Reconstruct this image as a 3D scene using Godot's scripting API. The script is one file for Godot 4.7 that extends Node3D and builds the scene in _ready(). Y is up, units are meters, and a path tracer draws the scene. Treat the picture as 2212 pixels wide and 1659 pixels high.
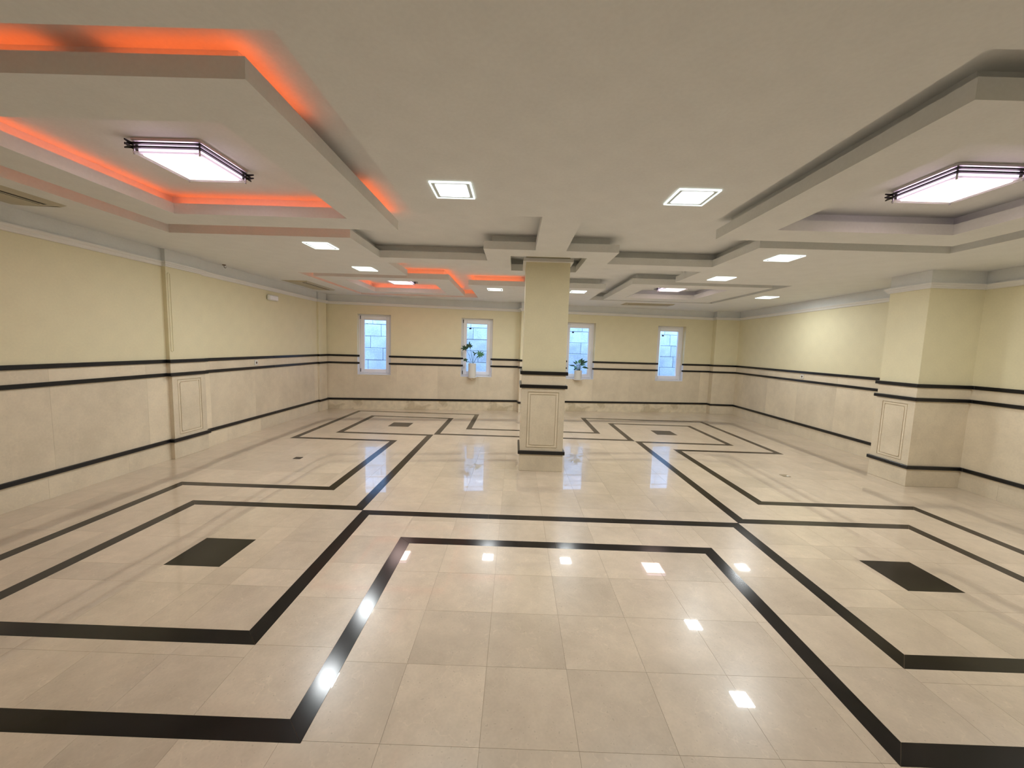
extends Node3D
# An empty basement hall: polished cream stone floor with black inlaid bands, stepped plaster ceiling, a central clad column.
# Plan in metres: x to the right, -z towards the window wall; the eye stands at (0, 1.6, 0).

const EYE := 1.6
const SOFFIT := 2.68      # underside of the lower ceiling and of the floating frames
const LIP := 2.767        # top of their visible edge
const TOP := 2.853        # recessed upper ceiling
const SET := 0.09         # how far the upper piece stands back behind an edge
const SIDE_L := -4.45
const Z_FRONT := 0.9
const WL := [Vector2(-4.45, 0.9), Vector2(-4.45, -9.08)]
const WB := [Vector2(-4.45, -9.08), Vector2(5.78, -10.447)]
const WR := [Vector2(5.78, -10.447), Vector2(5.5, 0.9)]
const WF := [Vector2(5.5, 0.9), Vector2(-4.45, 0.9)]

var M := {}
var used := {}
var cam: Camera3D
var focal := 838.06

# ------------------------------------------------------------------ nodes
func numbered(called: String) -> String:
	var n: int = used.get(called, 0)
	used[called] = n + 1
	return called if n == 0 else "%s_%03d" % [called, n]

func tag(o: Node3D, label: String, category: String, group := "") -> Node3D:
	o.set_meta("label", label)
	o.set_meta("category", category)
	if group != "":
		o.set_meta("group", group)
	return o

func thing(called: String, label: String, category: String, at := Vector3.ZERO, turn := 0.0, group := "") -> Node3D:
	var o := Node3D.new()
	o.name = numbered(called)
	add_child(o)
	o.position = at
	o.rotation.y = turn
	tag(o, label, category, group)
	return o

func structure(called: String, label: String, category: String, at := Vector3.ZERO, turn := 0.0) -> Node3D:
	var o := Node3D.new()
	o.name = called
	add_child(o)
	o.position = at
	o.rotation.y = turn
	o.set_meta("kind", "structure")
	tag(o, label, category)
	return o

func begin() -> SurfaceTool:
	var st := SurfaceTool.new()
	st.begin(Mesh.PRIMITIVE_TRIANGLES)
	return st

func part(called: String, st: SurfaceTool, m: Material, parent: Node3D) -> MeshInstance3D:
	var o := MeshInstance3D.new()
	o.mesh = st.commit()
	o.material_override = m
	o.name = called
	o.cast_shadow = GeometryInstance3D.SHADOW_CASTING_SETTING_ON
	parent.add_child(o, true)
	return o

# ------------------------------------------------------------------ shapes
func tri(st: SurfaceTool, a: Vector3, b: Vector3, c: Vector3, n: Vector3) -> void:
	st.set_normal(n)
	if (b - a).cross(c - a).dot(n) > 0.0:
		st.add_vertex(a); st.add_vertex(c); st.add_vertex(b)
	else:
		st.add_vertex(a); st.add_vertex(b); st.add_vertex(c)

func quad(st: SurfaceTool, a: Vector3, b: Vector3, c: Vector3, d: Vector3, n: Vector3) -> void:
	tri(st, a, b, c, n)
	tri(st, a, c, d, n)

func box(st: SurfaceTool, a: Vector3, b: Vector3) -> void:
	var lo := Vector3(minf(a.x, b.x), minf(a.y, b.y), minf(a.z, b.z))
	var hi := Vector3(maxf(a.x, b.x), maxf(a.y, b.y), maxf(a.z, b.z))
	quad(st, Vector3(lo.x, lo.y, lo.z), Vector3(hi.x, lo.y, lo.z), Vector3(hi.x, lo.y, hi.z), Vector3(lo.x, lo.y, hi.z), Vector3.DOWN)
	quad(st, Vector3(lo.x, hi.y, lo.z), Vector3(hi.x, hi.y, lo.z), Vector3(hi.x, hi.y, hi.z), Vector3(lo.x, hi.y, hi.z), Vector3.UP)
	quad(st, Vector3(lo.x, lo.y, lo.z), Vector3(hi.x, lo.y, lo.z), Vector3(hi.x, hi.y, lo.z), Vector3(lo.x, hi.y, lo.z), Vector3.FORWARD)
	quad(st, Vector3(lo.x, lo.y, hi.z), Vector3(hi.x, lo.y, hi.z), Vector3(hi.x, hi.y, hi.z), Vector3(lo.x, hi.y, hi.z), Vector3.BACK)
	quad(st, Vector3(lo.x, lo.y, lo.z), Vector3(lo.x, lo.y, hi.z), Vector3(lo.x, hi.y, hi.z), Vector3(lo.x, hi.y, lo.z), Vector3.LEFT)
	quad(st, Vector3(hi.x, lo.y, lo.z), Vector3(hi.x, lo.y, hi.z), Vector3(hi.x, hi.y, hi.z), Vector3(hi.x, hi.y, lo.z), Vector3.RIGHT)

# a box with every edge bevelled by c
func bevel_box(st: SurfaceTool, a: Vector3, b: Vector3, c: float) -> void:
	var lo := Vector3(minf(a.x, b.x), minf(a.y, b.y), minf(a.z, b.z))
	var hi := Vector3(maxf(a.x, b.x), maxf(a.y, b.y), maxf(a.z, b.z))
	var mid := (lo + hi) / 2.0
	var h := (hi - lo) / 2.0
	c = minf(c, minf(h.x, minf(h.y, h.z)) * 0.9)
	var ax := [Vector3.RIGHT, Vector3.UP, Vector3.BACK]
	var hs := [h.x, h.y, h.z]
	for i in 3:
		var j := (i + 1) % 3
		var k := (i + 2) % 3
		for s in [-1.0, 1.0]:
			var n: Vector3 = ax[i] * s
			var p: Vector3 = mid + n * hs[i]
			var u: Vector3 = ax[j] * (hs[j] - c)
			var v: Vector3 = ax[k] * (hs[k] - c)
			quad(st, p - u - v, p + u - v, p + u + v, p - u + v, n)
		for s in [-1.0, 1.0]:
			for t in [-1.0, 1.0]:
				var n2: Vector3 = (ax[j] * s + ax[k] * t).normalized()
				var l: Vector3 = ax[i] * (hs[i] - c)
				var e1: Vector3 = mid + ax[j] * s * hs[j] + ax[k] * t * (hs[k] - c)
				var e2: Vector3 = mid + ax[j] * s * (hs[j] - c) + ax[k] * t * hs[k]
				quad(st, e1 - l, e1 + l, e2 + l, e2 - l, n2)
	for s in [-1.0, 1.0]:
		for t in [-1.0, 1.0]:
			for w in [-1.0, 1.0]:
				var q := Vector3(s, t, w)
				tri(st, mid + Vector3(s * h.x, t * (h.y - c), w * (h.z - c)), mid + Vector3(s * (h.x - c), t * h.y, w * (h.z - c)), mid + Vector3(s * (h.x - c), t * (h.y - c), w * h.z), q.normalized())

# an upright prism on a plan polygon (x, z)
func prism(st: SurfaceTool, poly: PackedVector2Array, y0: float, y1: float) -> void:
	var idx := Geometry2D.triangulate_polygon(poly)
	for i in range(0, idx.size(), 3):
		var a := poly[idx[i]]
		var b := poly[idx[i + 1]]
		var c := poly[idx[i + 2]]
		tri(st, Vector3(a.x, y1, a.y), Vector3(b.x, y1, b.y), Vector3(c.x, y1, c.y), Vector3.UP)
		tri(st, Vector3(a.x, y0, a.y), Vector3(b.x, y0, b.y), Vector3(c.x, y0, c.y), Vector3.DOWN)
	var turn := -1.0 if Geometry2D.is_polygon_clockwise(poly) else 1.0
	for i in poly.size():
		var p := poly[i]
		var q := poly[(i + 1) % poly.size()]
		var d := (q - p)
		var n := Vector3(d.y, 0, -d.x).normalized() * turn
		quad(st, Vector3(p.x, y0, p.y), Vector3(q.x, y0, q.y), Vector3(q.x, y1, q.y), Vector3(p.x, y1, p.y), n)

# an upright slab on a wall: polygon in (x, y), from z0 to z1 (z1 is the face)
func slab(st: SurfaceTool, poly: PackedVector2Array, z0: float, z1: float) -> void:
	var idx := Geometry2D.triangulate_polygon(poly)
	for i in range(0, idx.size(), 3):
		var a := poly[idx[i]]
		var b := poly[idx[i + 1]]
		var c := poly[idx[i + 2]]
		tri(st, Vector3(a.x, a.y, z1), Vector3(b.x, b.y, z1), Vector3(c.x, c.y, z1), Vector3.BACK)
		tri(st, Vector3(a.x, a.y, z0), Vector3(b.x, b.y, z0), Vector3(c.x, c.y, z0), Vector3.FORWARD)
	var turn := -1.0 if Geometry2D.is_polygon_clockwise(poly) else 1.0
	for i in poly.size():
		var p := poly[i]
		var q := poly[(i + 1) % poly.size()]
		var d := q - p
		var n := Vector3(d.y, -d.x, 0).normalized() * turn
		quad(st, Vector3(p.x, p.y, z0), Vector3(q.x, q.y, z0), Vector3(q.x, q.y, z1), Vector3(p.x, p.y, z1), n)

func rect(x0: float, y0: float, x1: float, y1: float) -> PackedVector2Array:
	return PackedVector2Array([Vector2(minf(x0, x1), minf(y0, y1)), Vector2(maxf(x0, x1), minf(y0, y1)), Vector2(maxf(x0, x1), maxf(y0, y1)), Vector2(minf(x0, x1), maxf(y0, y1))])

func rounded(x0: float, y0: float, x1: float, y1: float, r: float) -> PackedVector2Array:
	var out := PackedVector2Array()
	var cs := [Vector2(x1 - r, y1 - r), Vector2(x0 + r, y1 - r), Vector2(x0 + r, y0 + r), Vector2(x1 - r, y0 + r)]
	for i in 4:
		for k in 5:
			var a := PI / 2 * (i + k / 4.0)
			out.append(cs[i] + Vector2(cos(a), sin(a)) * r)
	return out

# the rectangle (x0,y0)-(x1,y1) without the holes, as plain rectangles
func cells(x0: float, y0: float, x1: float, y1: float, holes: Array) -> Array:
	var xs := [x0, x1]
	var ys := [y0, y1]
	for h in holes:
		for v in [h[0], h[2]]:
			if v > x0 and v < x1 and not xs.has(v):
				xs.append(v)
		for v in [h[1], h[3]]:
			if v > y0 and v < y1 and not ys.has(v):
				ys.append(v)
	xs.sort()
	ys.sort()
	var out := []
	for i in xs.size() - 1:
		for j in ys.size() - 1:
			var c := Vector2((xs[i] + xs[i + 1]) / 2.0, (ys[j] + ys[j + 1]) / 2.0)
			var inside := false
			for h in holes:
				if c.x > h[0] and c.x < h[2] and c.y > h[1] and c.y < h[3]:
					inside = true
			if not inside:
				out.append([xs[i], ys[j], xs[i + 1], ys[j + 1]])
	return out

func tube(st: SurfaceTool, pts: Array, r0: float, r1: float, sides := 8) -> void:
	var rings := []
	for i in pts.size():
		var p: Vector3 = pts[i]
		var d: Vector3 = (pts[mini(i + 1, pts.size() - 1)] - pts[maxi(i - 1, 0)]).normalized()
		var u := d.cross(Vector3.RIGHT if absf(d.x) < 0.8 else Vector3.UP).normalized()
		var v := d.cross(u).normalized()
		var r := lerpf(r0, r1, float(i) / maxf(1.0, pts.size() - 1))
		var ring := []
		for k in sides:
			var a := TAU * k / sides
			ring.append([p + (u * cos(a) + v * sin(a)) * r, u * cos(a) + v * sin(a)])
		rings.append(ring)
	for i in pts.size() - 1:
		for k in sides:
			var a = rings[i][k]
			var b = rings[i][(k + 1) % sides]
			var c = rings[i + 1][(k + 1) % sides]
			var d2 = rings[i + 1][k]
			var n: Vector3 = (a[1] + b[1]).normalized()
			quad(st, a[0], b[0], c[0], d2[0], n)
	for e in [0, pts.size() - 1]:
		var axis: Vector3 = (pts[e] - pts[1 if e == 0 else e - 1]).normalized()
		for k in sides:
			tri(st, pts[e], rings[e][k][0], rings[e][(k + 1) % sides][0], axis)

# a turned shape: profile points (radius, height) about the y axis at c
func lathe(st: SurfaceTool, prof: Array, c: Vector3, sides := 32) -> void:
	for i in prof.size() - 1:
		var p: Vector2 = prof[i]
		var q: Vector2 = prof[i + 1]
		var d := q - p
		for k in sides:
			var a := TAU * k / sides
			var b := TAU * (k + 1) / sides
			var na := Vector3(cos(a) * d.y, -d.x, sin(a) * d.y).normalized()
			var nb := Vector3(cos(b) * d.y, -d.x, sin(b) * d.y).normalized()
			var v := [c + Vector3(cos(a) * p.x, p.y, sin(a) * p.x), c + Vector3(cos(b) * p.x, p.y, sin(b) * p.x), c + Vector3(cos(b) * q.x, q.y, sin(b) * q.x), c + Vector3(cos(a) * q.x, q.y, sin(a) * q.x)]
			var ns := [na, nb, nb, na]
			for t in [[0, 1, 2], [0, 2, 3]]:
				var order = t
				if (v[t[1]] - v[t[0]]).cross(v[t[2]] - v[t[0]]).dot(na + nb) > 0.0:
					order = [t[0], t[2], t[1]]
				for x in order:
					st.set_normal(ns[x])
					st.add_vertex(v[x])

# ------------------------------------------------------------------ materials
func noise(sd: int, freq: float, oct := 4, kind := FastNoiseLite.TYPE_SIMPLEX_SMOOTH) -> FastNoiseLite:
	var n := FastNoiseLite.new()
	n.seed = sd
	n.frequency = freq
	n.noise_type = kind
	n.fractal_octaves = oct
	return n

func plain(c: Color, rough: float, spec := 0.5, metal := 0.0) -> StandardMaterial3D:
	var m := StandardMaterial3D.new()
	m.albedo_color = c
	m.roughness = rough
	m.metallic = metal
	m.metallic_specular = spec
	return m

func textured(tex: Texture2D, tint: Color, rough: float, scale: float, off := Vector3.ZERO) -> StandardMaterial3D:
	var m := plain(tint, rough)
	m.albedo_texture = tex
	m.uv1_triplanar = true
	m.uv1_world_triplanar = true
	m.uv1_scale = Vector3.ONE * scale
	m.uv1_offset = off
	return m

# polished limestone: soft clouds, a few pale veins, sparse dark specks
func stone_texture(sd: int, size: int, cloud: float, vein: float, speck: float, streak: float) -> ImageTexture:
	var a := noise(sd, 0.006, 4).get_seamless_image(size, size)
	var b := noise(sd + 1, 0.035, 4).get_seamless_image(size, size)
	var v := noise(sd + 2, 0.0065, 5).get_seamless_image(size, size)
	var w := noise(sd + 3, 0.16, 2).get_seamless_image(size, size)
	var img := Image.create(size, size, true, Image.FORMAT_RGB8)
	var s2 := noise(sd + 4, 0.012, 3)
	for y in size:
		for x in size:
			var k := (a.get_pixel(x, y).r - 0.5) * cloud + (b.get_pixel(x, y).r - 0.5) * cloud * 0.5 + (w.get_pixel(x, y).r - 0.5) * 0.035
			var e := absf(v.get_pixel(x, y).r - 0.5)
			if e < 0.006:
				k += vein * (1.0 - e / 0.006)
			if w.get_pixel(x, y).r > 0.86:
				k -= speck
			if streak > 0.0:
				k += s2.get_noise_2d(x * 1.6, y * 0.25) * streak
			var g := clampf(0.93 + k, 0.0, 1.0)
			img.set_pixel(x, y, Color(g, g - maxf(0.0, -k) * 0.06, g - maxf(0.0, -k) * 0.16))
	img.generate_mipmaps()
	return ImageTexture.create_from_image(img)

# limestone with old brown-green damp marks in ragged patches
func stain_texture(sd: int, size: int) -> ImageTexture:
	var a := noise(sd, 0.011, 4).get_seamless_image(size, size)
	var b := noise(sd + 1, 0.05, 4).get_seamless_image(size, size)
	var img := Image.create(size, size, true, Image.FORMAT_RGB8)
	for y in size:
		for x in size:
			var k := (b.get_pixel(x, y).r - 0.5) * 0.12
			var d := clampf((a.get_pixel(x, y).r * 0.75 + b.get_pixel(x, y).r * 0.25 - 0.57) * 3.0, 0.0, 0.26)
			var c := Color(0.93 + k, 0.93 + k, 0.92 + k).lerp(Color(0.50, 0.45, 0.33), d)
			img.set_pixel(x, y, c)
	img.generate_mipmaps()
	return ImageTexture.create_from_image(img)

func grain_texture(sd: int, size: int, amp: float, base := 0.96) -> ImageTexture:
	var a := noise(sd, 0.09, 3).get_seamless_image(size, size)
	var b := noise(sd + 1, 0.008, 3).get_seamless_image(size, size)
	var img := Image.create(size, size, true, Image.FORMAT_RGB8)
	for y in size:
		for x in size:
			var g := clampf(base + (a.get_pixel(x, y).r - 0.5) * amp + (b.get_pixel(x, y).r - 0.5) * amp, 0.0, 1.0)
			img.set_pixel(x, y, Color(g, g, g))
	img.generate_mipmaps()
	return ImageTexture.create_from_image(img)

func glow(c: Color, energy: float, base := Color(0.9, 0.9, 0.9)) -> StandardMaterial3D:
	var m := plain(base, 0.4)
	m.emission_enabled = true
	m.emission = c
	m.emission_energy_multiplier = energy
	return m

func make_materials() -> void:
	var floor_tex := stone_texture(11, 512, 0.09, 0.06, 0.10, 0.0)
	var wall_tex := stone_texture(47, 512, 0.07, 0.03, 0.05, 0.018)
	var black_tex := grain_texture(71, 256, 0.5, 0.8)
	var paint_tex := grain_texture(83, 256, 0.02, 0.975)
	M.tiles = []
	var tones := [1.0, 0.975, 1.02, 0.988, 1.01, 0.965]
	for i in tones.size():
		var t: float = tones[i]
		var m := textured(floor_tex, Color(0.88 * t, 0.808 * t, 0.716 * t), 0.06, 0.55, Vector3(0.37 * i, 0.11 * i, 0.53 * i))
		m.metallic_specular = 0.5
		m.roughness = 0.28
		m.clearcoat_enabled = true
		m.clearcoat = 1.0
		m.clearcoat_roughness = 0.022
		M.tiles.append(m)
	M.grout = plain(Color(0.66, 0.58, 0.48), 0.8)
	M.inlay = textured(black_tex, Color(0.115, 0.098, 0.094), 0.15, 1.6)
	M.inlay.metallic_specular = 0.4
	M.strip = textured(black_tex, Color(0.10, 0.097, 0.10), 0.3, 1.6)
	M.stone = []
	var st := [1.0, 0.975, 1.02, 0.99]
	for i in st.size():
		var t2: float = st[i]
		M.stone.append(textured(wall_tex, Color(0.95 * t2, 0.895 * t2, 0.79 * t2), 0.42, 0.37, Vector3(0.29 * i, 0.0, 0.41 * i)))
	M.stained = textured(stain_texture(131, 256), Color(0.95, 0.895, 0.79), 0.45, 0.5)
	M.paint = textured(paint_tex, Color(0.925, 0.89, 0.75), 0.6, 1.5)
	M.ceiling = textured(paint_tex, Color(0.935, 0.94, 0.935), 0.75, 1.5)
	M.cornice = plain(Color(0.91, 0.90, 0.88), 0.5)
	M.core = plain(Color(0.7, 0.68, 0.63), 0.9)
	M.pvc = plain(Color(0.95, 0.945, 0.955), 0.35)
	M.gasket = plain(Color(0.12, 0.12, 0.13), 0.6)
	M.sill = plain(Color(0.88, 0.87, 0.86), 0.3)
	var g := plain(Color(0.93, 0.97, 1.0, 0.06), 0.0)
	g.transparency = BaseMaterial3D.TRANSPARENCY_ALPHA
	M.glass = g
	M.sticker = plain(Color(0.16, 0.17, 0.24), 0.6)
	M.block = []
	var wtex := grain_texture(97, 256, 0.16, 0.92)
	for i in 4:
		var b := 0.90 + 0.025 * i
		M.block.append(textured(wtex, Color(b * 0.93, b * 0.96, b), 0.9, 0.9, Vector3(0.3 * i, 0, 0)))
	M.mortar = plain(Color(0.50, 0.54, 0.62), 0.95)
	M.pipe = plain(Color(0.90, 0.91, 0.93), 0.5)
	M.led = glow(Color(0.97, 0.985, 1.0), 3.0)
	M.led_edge = glow(Color(0.93, 1.0, 0.97), 1.0)
	M.led_frame = plain(Color(0.80, 0.83, 0.83), 0.25)
	M.lamp_face = glow(Color(1.0, 0.93, 0.92), 1.25)
	M.lamp_side = glow(Color(0.95, 0.85, 0.98), 1.0)
	M.lamp_white = plain(Color(0.88, 0.86, 0.87), 0.4)
	M.slat = plain(Color(0.07, 0.05, 0.065), 0.5, 0.3)
	var clear := plain(Color(0.93, 0.92, 0.94, 0.45), 0.15)
	clear.transparency = BaseMaterial3D.TRANSPARENCY_ALPHA
	M.clear = clear
	M.chrome = plain(Color(0.75, 0.74, 0.75), 0.25, 0.5, 0.9)
	M.orange = glow(Color(1.0, 0.42, 0.12), 2.0)
	M.tape = plain(Color(0.86, 0.80, 0.72), 0.5)
	M.vent = plain(Color(0.74, 0.71, 0.62), 0.45)
	M.dark = plain(Color(0.10, 0.09, 0.08), 0.6)
	M.plastic = plain(Color(0.88, 0.87, 0.84), 0.35)
	M.pot = plain(Color(0.87, 0.865, 0.84), 0.35)
	M.soil = plain(Color(0.14, 0.10, 0.07), 0.95)
	M.leaf = plain(Color(0.13, 0.27, 0.16), 0.45)
	M.leaf.backlight_enabled = true
	M.leaf.backlight = Color(0.10, 0.22, 0.10)
	M.leaf_pale = plain(Color(0.30, 0.52, 0.36), 0.45)
	M.leaf_pale.backlight_enabled = true
	M.leaf_pale.backlight = Color(0.14, 0.28, 0.14)
	M.stem = plain(Color(0.26, 0.33, 0.24), 0.6)
	M.hook = plain(Color(0.40, 0.33, 0.27), 0.7)

# ------------------------------------------------------------------ camera, sky, exposure
func set_camera() -> void:
	cam = Camera3D.new()
	cam.name = "camera"
	add_child(cam)
	cam.position = Vector3(0, EYE, 0)
	cam.basis = Basis(Vector3.UP, deg_to_rad(0.39411)) * Basis(Vector3.RIGHT, deg_to_rad(-5.4586)) * Basis(Vector3.BACK, deg_to_rad(1.80536))
	cam.keep_aspect = Camera3D.KEEP_HEIGHT
	cam.fov = rad_to_deg(2.0 * atan(829.5 / focal))
	cam.near = 0.05
	cam.far = 100.0
	cam.current = true

func set_sky() -> void:
	var e := Environment.new()
	e.background_mode = Environment.BG_SKY
	var sky := Sky.new()
	var m := ProceduralSkyMaterial.new()
	m.sky_top_color = Color(0.60, 0.765, 1.0)
	m.sky_horizon_color = Color(0.66, 0.81, 1.0)
	m.ground_horizon_color = Color(0.55, 0.60, 0.68)
	m.ground_bottom_color = Color(0.35, 0.36, 0.38)
	m.sky_energy_multiplier = 2.35
	m.ground_energy_multiplier = 1.0
	sky.sky_material = m
	e.sky = sky
	e.tonemap_mode = Environment.TONE_MAPPER_LINEAR
	e.tonemap_exposure = 1.58
	e.sdfgi_enabled = true
	e.ssao_enabled = true
	e.ssil_enabled = true
	var w := WorldEnvironment.new()
	w.name = "world"
	w.environment = e
	add_child(w)

# an area light at p shining along d
func area_light(parent: Node3D, p: Vector3, d: Vector3, size: Vector2, c: Color, energy: float, along := Vector3.RIGHT) -> void:
	var l := AreaLight3D.new()
	l.name = "light_source"
	parent.add_child(l, true)
	var z := -d.normalized()
	var x := along.normalized()
	l.basis = Basis(x, z.cross(x).normalized(), z)
	l.position = p
	l.area_size = size
	l.light_color = c
	l.light_energy = energy
	l.area_normalize_energy = true
	l.area_range = 30.0
	l.area_attenuation = 2.0
	l.shadow_enabled = true

# ------------------------------------------------------------------ floor
const OUTER := [
	[-0.857, -1.445], [-0.857, -3.03], [1.62, -3.03], [1.62, -1.445], [4.358, -1.445], [4.358, -4.092], [2.70, -4.092], [2.70, -6.256],
	[4.358, -6.256], [4.358, -8.942], [1.62, -8.942], [1.62, -7.367], [-0.857, -7.367], [-0.857, -8.942], [-3.606, -8.942], [-3.606, -6.256],
	[-1.964, -6.256], [-1.964, -4.092], [-3.606, -4.092], [-3.606, -1.445]]
const INNER := [
	[-1.368, -1.935], [-1.368, -3.524], [2.119, -3.524], [2.119, -1.935], [3.825, -1.935], [3.825, -3.615], [2.217, -3.615], [2.217, -6.742],
	[3.825, -6.742], [3.825, -8.374], [2.119, -8.374], [2.119, -6.842], [-1.368, -6.842], [-1.368, -8.374], [-3.08, -8.374], [-3.08, -6.742],
	[-1.467, -6.742], [-1.467, -3.615], [-3.08, -3.615], [-3.08, -1.935]]
const HW := 0.049
# inner corner squares: x0, x1, z0 (near), z1 (far), diamond centre
const SQUARES := [[-3.031, -1.417, -1.984, -3.566, -2.229, -2.762], [2.168, 3.776, -1.984, -3.566, 2.977, -2.768], [-3.031, -1.417, -6.791, -8.325, -2.229, -7.558], [2.168, 3.776, -6.791, -8.325, 2.986, -7.596]]

func pixel(p: Vector3) -> Vector2:
	var c := cam.basis.inverse() * (p - cam.position)
	if c.z > -0.12:
		return Vector2(NAN, NAN)
	return Vector2(1106.0 - focal * c.x / c.z, 829.5 + focal * c.y / c.z)

func shown_area(poly: PackedVector2Array) -> float:
	var out := PackedVector2Array()
	for q in poly:
		var u := pixel(Vector3(q.x, 0, q.y))
		if is_nan(u.x):
			return 0.0
		out.append(u)
	var total := 0.0
	for r in Geometry2D.intersect_polygons(out, rect(0, 0, 2212, 1659)):
		total += absf(poly_area(r))
	return total

func poly_area(p: PackedVector2Array) -> float:
	var s := 0.0
	for i in p.size():
		s += p[i].cross(p[(i + 1) % p.size()])
	return s / 2.0

func bounds(p: PackedVector2Array) -> Rect2:
	var r := Rect2(p[0], Vector2.ZERO)
	for q in p:
		r = r.expand(q)
	return r

func make_floor() -> void:
	var f := structure("floor", "polished cream stone floor with black inlaid bands", "floor")
	var room := PackedVector2Array([WL[0], WB[0], WB[1], WF[0]])
	var base := begin()
	prism(base, PackedVector2Array([Vector2(-4.7, 1.15), Vector2(-4.7, -9.25), Vector2(6.0, -10.7), Vector2(5.8, 1.15)]), -0.2, -0.0022)
	part("grout_bed", base, M.grout, f)
	# what the tiles must leave free
	var cut := []
	for path in [OUTER, INNER]:
		for i in path.size():
			var p = path[i]
			var q = path[(i + 1) % path.size()]
			cut.append(rect(minf(p[0], q[0]) - HW, minf(p[1], q[1]) - HW, maxf(p[0], q[0]) + HW, maxf(p[1], q[1]) + HW))
	var all := []
	# the squares: whole tiles outside, narrow pieces round a black tile
	for s in SQUARES:
		var sx := [s[0], s[0] + 0.4, s[4] - 0.198, s[4] + 0.198, s[1] - 0.4, s[1]]
		var sz := [s[3], s[3] + 0.39, s[5] - 0.194, s[5] + 0.194, s[2] - 0.39, s[2]]
		for i in 5:
			for j in 5:
				var r := rect(sx[i], sz[j], sx[i + 1], sz[j + 1])
				if i == 2 and j == 2:
					var bt := begin()
					var shrunk := Geometry2D.offset_polygon(r, -0.0006)
					prism(bt, shrunk[0], -0.012, 0.0)
					part("black_tile", bt, M.inlay, f)
				else:
					all.append(r)
	var zones := []
	for s in SQUARES:
		zones.append(rect(s[0], s[2], s[1], s[3]))
	var lanes := [[-1.319, -0.906, -3.475, -1.494], [1.669, 2.07, -3.475, -1.494]]
	for l in lanes:
		zones.append(rect(l[0], l[2], l[1], l[3]))
		var z := -1.494
		for zz in [-1.888, -2.283, -2.675, -3.075, -3.475]:
			all.append(rect(l[0], zz, l[1], z))
			z = zz
	var x := -4.9 + 0.005
	while x < 5.9:
		var zc := 0.975 + 0.398
		while zc > -10.6:
			all.append(["grid", rect(x, zc - 0.397, x + 0.4, zc)])
			zc -= 0.397
		x += 0.4
	var pieces := []
	for a in all:
		var start: PackedVector2Array = a[1] if a is Array else a
		var todo := [start]
		var holes := cut.duplicate()
		if a is Array:
			holes.append_array(zones)
		var bb := bounds(start)
		for h in holes:
			if not bb.intersects(bounds(h)):
				continue
			var next := []
			for p in todo:
				for r in Geometry2D.clip_polygons(p, h):
					next.append(r)
			todo = next
		for p in todo:
			for r in Geometry2D.intersect_polygons(p, room):
				for sft in Geometry2D.offset_polygon(r, -0.0006):
					if absf(poly_area(sft)) > 0.0004 and not Geometry2D.triangulate_polygon(sft).is_empty():
						pieces.append([shown_area(sft), sft])
	pieces.sort_custom(func(a, b): return a[0] > b[0])
	var rng := RandomNumberGenerator.new()
	rng.seed = 5
	var rest := begin()
	var many := pieces.size()
	for i in many:
		var poly: PackedVector2Array = pieces[i][1]
		if i < 300:
			var st := begin()
			prism(st, poly, -0.012, 0.0)
			part("tile", st, M.tiles[rng.randi() % M.tiles.size()], f)
		else:
			prism(rest, poly, -0.012, 0.0)
	var o := part("tile_field", rest, M.tiles[0], f)
	o.set_meta("kind", "stuff")
	# the black bands: lengths of stone, mitred at the corners
	for path in [OUTER, INNER]:
		var n: int = path.size()
		for i in n:
			var p0 := Vector2(path[(i + n - 1) % n][0], path[(i + n - 1) % n][1])
			var p1 := Vector2(path[i][0], path[i][1])
			var p2 := Vector2(path[(i + 1) % n][0], path[(i + 1) % n][1])
			var p3 := Vector2(path[(i + 2) % n][0], path[(i + 2) % n][1])
			var d0 := (p1 - p0).normalized()
			var d1 := (p2 - p1).normalized()
			var d2 := (p3 - p2).normalized()
			var n0 := Vector2(-d0.y, d0.x)
			var n1 := Vector2(-d1.y, d1.x)
			var n2 := Vector2(-d2.y, d2.x)
			var length := p1.distance_to(p2)
			var count := maxi(1, roundi(length / 1.15))
			for k in count:
				var a := p1 + d1 * length * k / count
				var b := p1 + d1 * length * (k + 1) / count
				var al := a + n1 * HW
				var ar := a - n1 * HW
				var bl := b + n1 * HW
				var br := b - n1 * HW
				if k == 0:
					al = p1 + (n0 + n1) * HW
					ar = p1 - (n0 + n1) * HW
				if k == count - 1:
					bl = p2 + (n1 + n2) * HW
					br = p2 - (n1 + n2) * HW
				var poly := PackedVector2Array([al, bl, br, ar])
				for q in Geometry2D.offset_polygon(poly, -0.0007):
					var st := begin()
					prism(st, q, -0.012, 0.0)
					part("inlay_band", st, M.inlay, f)

# ------------------------------------------------------------------ walls
const BASE_Y := [0.0, 0.225]
const STRIPS := [[0.225, 0.270], [1.087, 1.129], [1.258, 1.302]]
const WIN := [[-3.365, 0.77], [-0.955, 0.77], [1.632, 0.77], [4.05, 0.77]]   # centre x on the back wall, width
const WIN_Y := [0.83, 2.265]

func wall_at(ends: Array) -> Array:
	var a: Vector2 = ends[0]
	var b: Vector2 = ends[1]
	var d := (b - a).normalized()
	return [Vector3(a.x, 0, a.y), atan2(-d.y, d.x), a.distance_to(b)]

# distance along the back wall of a plan x
func back_u(x: float) -> float:
	var a: Vector2 = WB[0]
	var b: Vector2 = WB[1]
	return (x - a.x) / (b.x - a.x) * a.distance_to(b)

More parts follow.
